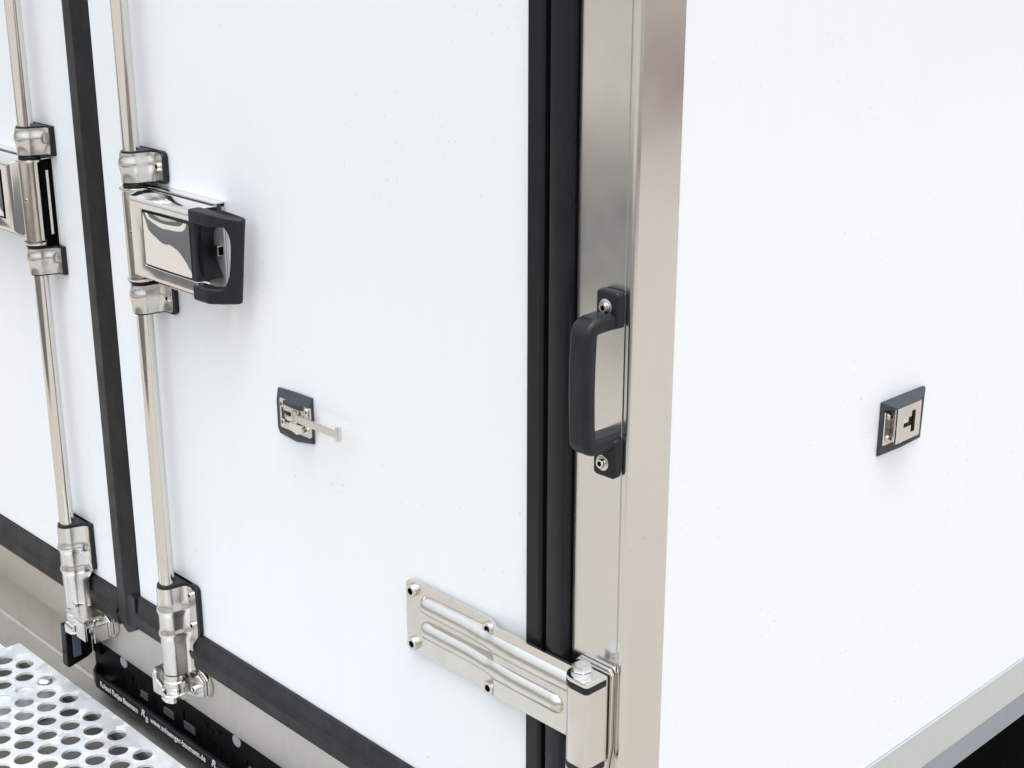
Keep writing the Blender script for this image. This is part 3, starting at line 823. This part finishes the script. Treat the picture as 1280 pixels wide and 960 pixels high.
def text_mesh(txt, size, x0, x1, z, y, parent, name='lettering', shear=0.):
    cu = bpy.data.curves.new('lettering', 'FONT'); cu.body = txt; cu.size = size; cu.extrude = .00012
    cu.offset = size * .018; cu.shear = shear
    to = bpy.data.objects.new('lettering', cu); COL.objects.link(to)
    dg = bpy.context.evaluated_depsgraph_get()
    me = bpy.data.meshes.new_from_object(to.evaluated_get(dg))
    bpy.data.objects.remove(to)
    xs_ = [v.co.x for v in me.vertices]; w0, w1 = min(xs_), max(xs_)
    base = Vector(root_of(parent)['_b'])
    k = (x1 - x0) / (w1 - w0)
    for v in me.vertices:
        X_, Y_, Z_ = v.co
        v.co = Vector((x0 + (X_ - w0) * k, y - Z_, z + Y_)) - base
    me.materials.clear(); me.materials.append(PRINT)
    o = bpy.data.objects.new(name, me); COL.objects.link(o); o.parent = parent
    return o
TY = -.01292
for off in (0, .262):
    if off == 0:
        text_mesh('Roland Rutjes Baumann', .0098, -.7900, -.7060, -.5585, TY, st)
    text_mesh('www.anhaenger-baumann.de', .0098, -.6790 + off, -.5680 + off, -.5575, TY, st)
    text_mesh('R', .0125, -.6985 + off, -.6905 + off, -.5570, TY, st, shear=.25)
    text_mesh('B', .0100, -.6900 + off, -.6840 + off, -.5615, TY, st, shear=.25)
    if off == 0:
        text_mesh('R', .0125, -.5560, -.5480, -.5560, TY, st, shear=.25)
        text_mesh('B', .0100, -.5475, -.5415, -.5605, TY, st, shear=.25)
text_mesh('Roland Rutjes Baumann', .0098, -.5280, -.4450, -.5575, TY, st)

# ------------------------------------------------------------------ plate lamp
pl = thing('plate_lamp', (-.828, -.018, -.54), 'small black licence plate lamp with smoked lens at the left end of the plate frame', 'lamp')
part('lamp_housing', prism([(-.0020, -.4880), (-.0020, -.5300), (-.0080, -.5340), (-.0330, -.5400), (-.0350, -.5380), (-.0330, -.4860)], 'x', -.8350, -.8220), GLOSSB, pl, bev=.0015)
part('lens', prism([(-.0265, -.4960), (-.0270, -.5280), (-.0170, -.5280), (-.0165, -.4960)], 'x', -.8221, -.8205), LENS, pl, bev=.0005)
part('lamp_bracket', box(-.8219, -.8062, -.0020, .0060, -.5290, -.5135), GLOSSB, pl, bev=.0008)

# ------------------------------------------------------------------ perforated step
stp = thing('step_plate', (-.62, -.20, -.551), 'galvanised step plate with rows of round holes in front of the ledge', 'step')
bm = bmesh.new()
ZT, TH, HR = -.5480, .0030, .0106
px, py = .02675, .0268
xL, xR, yB, yF = -.9345, -.2930, -.0408, -.3300
ncol = int(round((xR - xL) / px))
x_first = -.9076                              # centre of the first full column
NS = 20
def hole_cell(cx, cy, hx, hy0, hy1):
    rect = []
    ang = [2 * math.pi * (i + .5) / NS for i in range(NS)]
    for a in ang:
        c, s_ = math.cos(a), math.sin(a)
        hy = hy1 if s_ > 0 else hy0
        k = min(hx / abs(c) if abs(c) > 1e-9 else 9, hy / abs(s_) if abs(s_) > 1e-9 else 9)
        rect.append((cx + c * k, cy + s_ * k))
    circ = [(cx + HR * math.cos(a), cy + HR * math.sin(a)) for a in ang]
    # square the outer ring off exactly at the four corners
    corners = [(cx + hx, cy + hy1), (cx - hx, cy + hy1), (cx - hx, cy - hy0), (cx + hx, cy - hy0)]
    q = NS // 4
    for ci, (ax_, ay_) in enumerate(corners):
        pass
    T = [bm.verts.new((x, y, ZT)) for x, y in rect]; t = [bm.verts.new((x, y, ZT)) for x, y in circ]
    U = [bm.verts.new((x, y, ZT - TH)) for x, y in rect]; u = [bm.verts.new((x, y, ZT - TH)) for x, y in circ]
    def corner_between(i):
        (x0, y0_), (x1, y1_) = rect[i], rect[(i + 1) % NS]
        for c in corners:
            on0 = abs(abs(x0 - cx) - hx) < 1e-7; on1 = abs(abs(x1 - cx) - hx) < 1e-7
            if on0 != on1 and abs(c[0] - (x0 if on0 else x1)) < 1e-6 and abs(c[1] - (y1_ if on0 else y0_)) < 1e-6:
                return c
        return None
    for i in range(NS):
        j = (i + 1) % NS
        c = corner_between(i)
        if c:
            k = bm.verts.new((c[0], c[1], ZT)); k2 = bm.verts.new((c[0], c[1], ZT - TH))
            bm.faces.new((t[i], T[i], k, T[j], t[j])); bm.faces.new((u[j], U[j], k2, U[i], u[i]))
        else:
            bm.faces.new((t[i], T[i], T[j], t[j])); bm.faces.new((u[j], U[j], U[i], u[i]))
        bm.faces.new((t[i], t[j], u[j], u[i]))
def slab(xa, xb, ya, yb):
    box(xa, xb, ya, yb, ZT - TH, ZT, bm)
slab(xL, x_first - px / 2, yF, yB)
k = 0; x = x_first
while x + px / 2 < xR:
    yc = -.0743 if k % 2 == 0 else -.0608 
    top = yc + py / 2 if k % 2 else yc + py / 2
    slab(x - px / 2, x + px / 2, top, yB)
    while yc - py / 2 > yF + .004:
        hole_cell(x, yc, px / 2, py / 2, py / 2)
        yc -= py
    slab(x - px / 2, x + px / 2, yF, yc + py / 2)
    x += px; k += 1
slab(x - px / 2, xR, yF, yB)
bmesh.ops.recalc_face_normals(bm, faces=bm.faces)
base = Vector(stp['_b']); bmesh.ops.translate(bm, verts=bm.verts, vec=-base)
me = bpy.data.meshes.new('perforated_sheet'); bm.to_mesh(me); bm.free(); me.materials.append(GALV)
finish(me, 50)
ps = bpy.data.objects.new('perforated_sheet', me); COL.objects.link(ps); ps.parent = stp
part('support_bar', box(-.8480, -.8130, -.150, -.050, -.5820, -.5515), GALV, stp, bev=.001)
part('support_bar', box(-.4200, -.3850, -.150, -.050, -.5820, -.5515), GALV, stp, bev=.001)
part('round_bolt', lathe([(.0088, 0), (.0084, .0010), (.0066, .0024), (.0035, .0031), (0, .0033)], (-.8290, -.0615, ZT + .0002), n=22), ZINC, stp)
part('end_bracket', box(-.9900, -.9352, -.33, -.0575, ZT - .0035, ZT - .0005), GALV, stp, bev=.0008)
part('front_lip', box(xL, xR, yF - .003, yF - .0002, ZT - .035, ZT), GALV, stp, bev=.0008)

for o in bpy.data.objects:
    if '_b' in o: del o['_b']
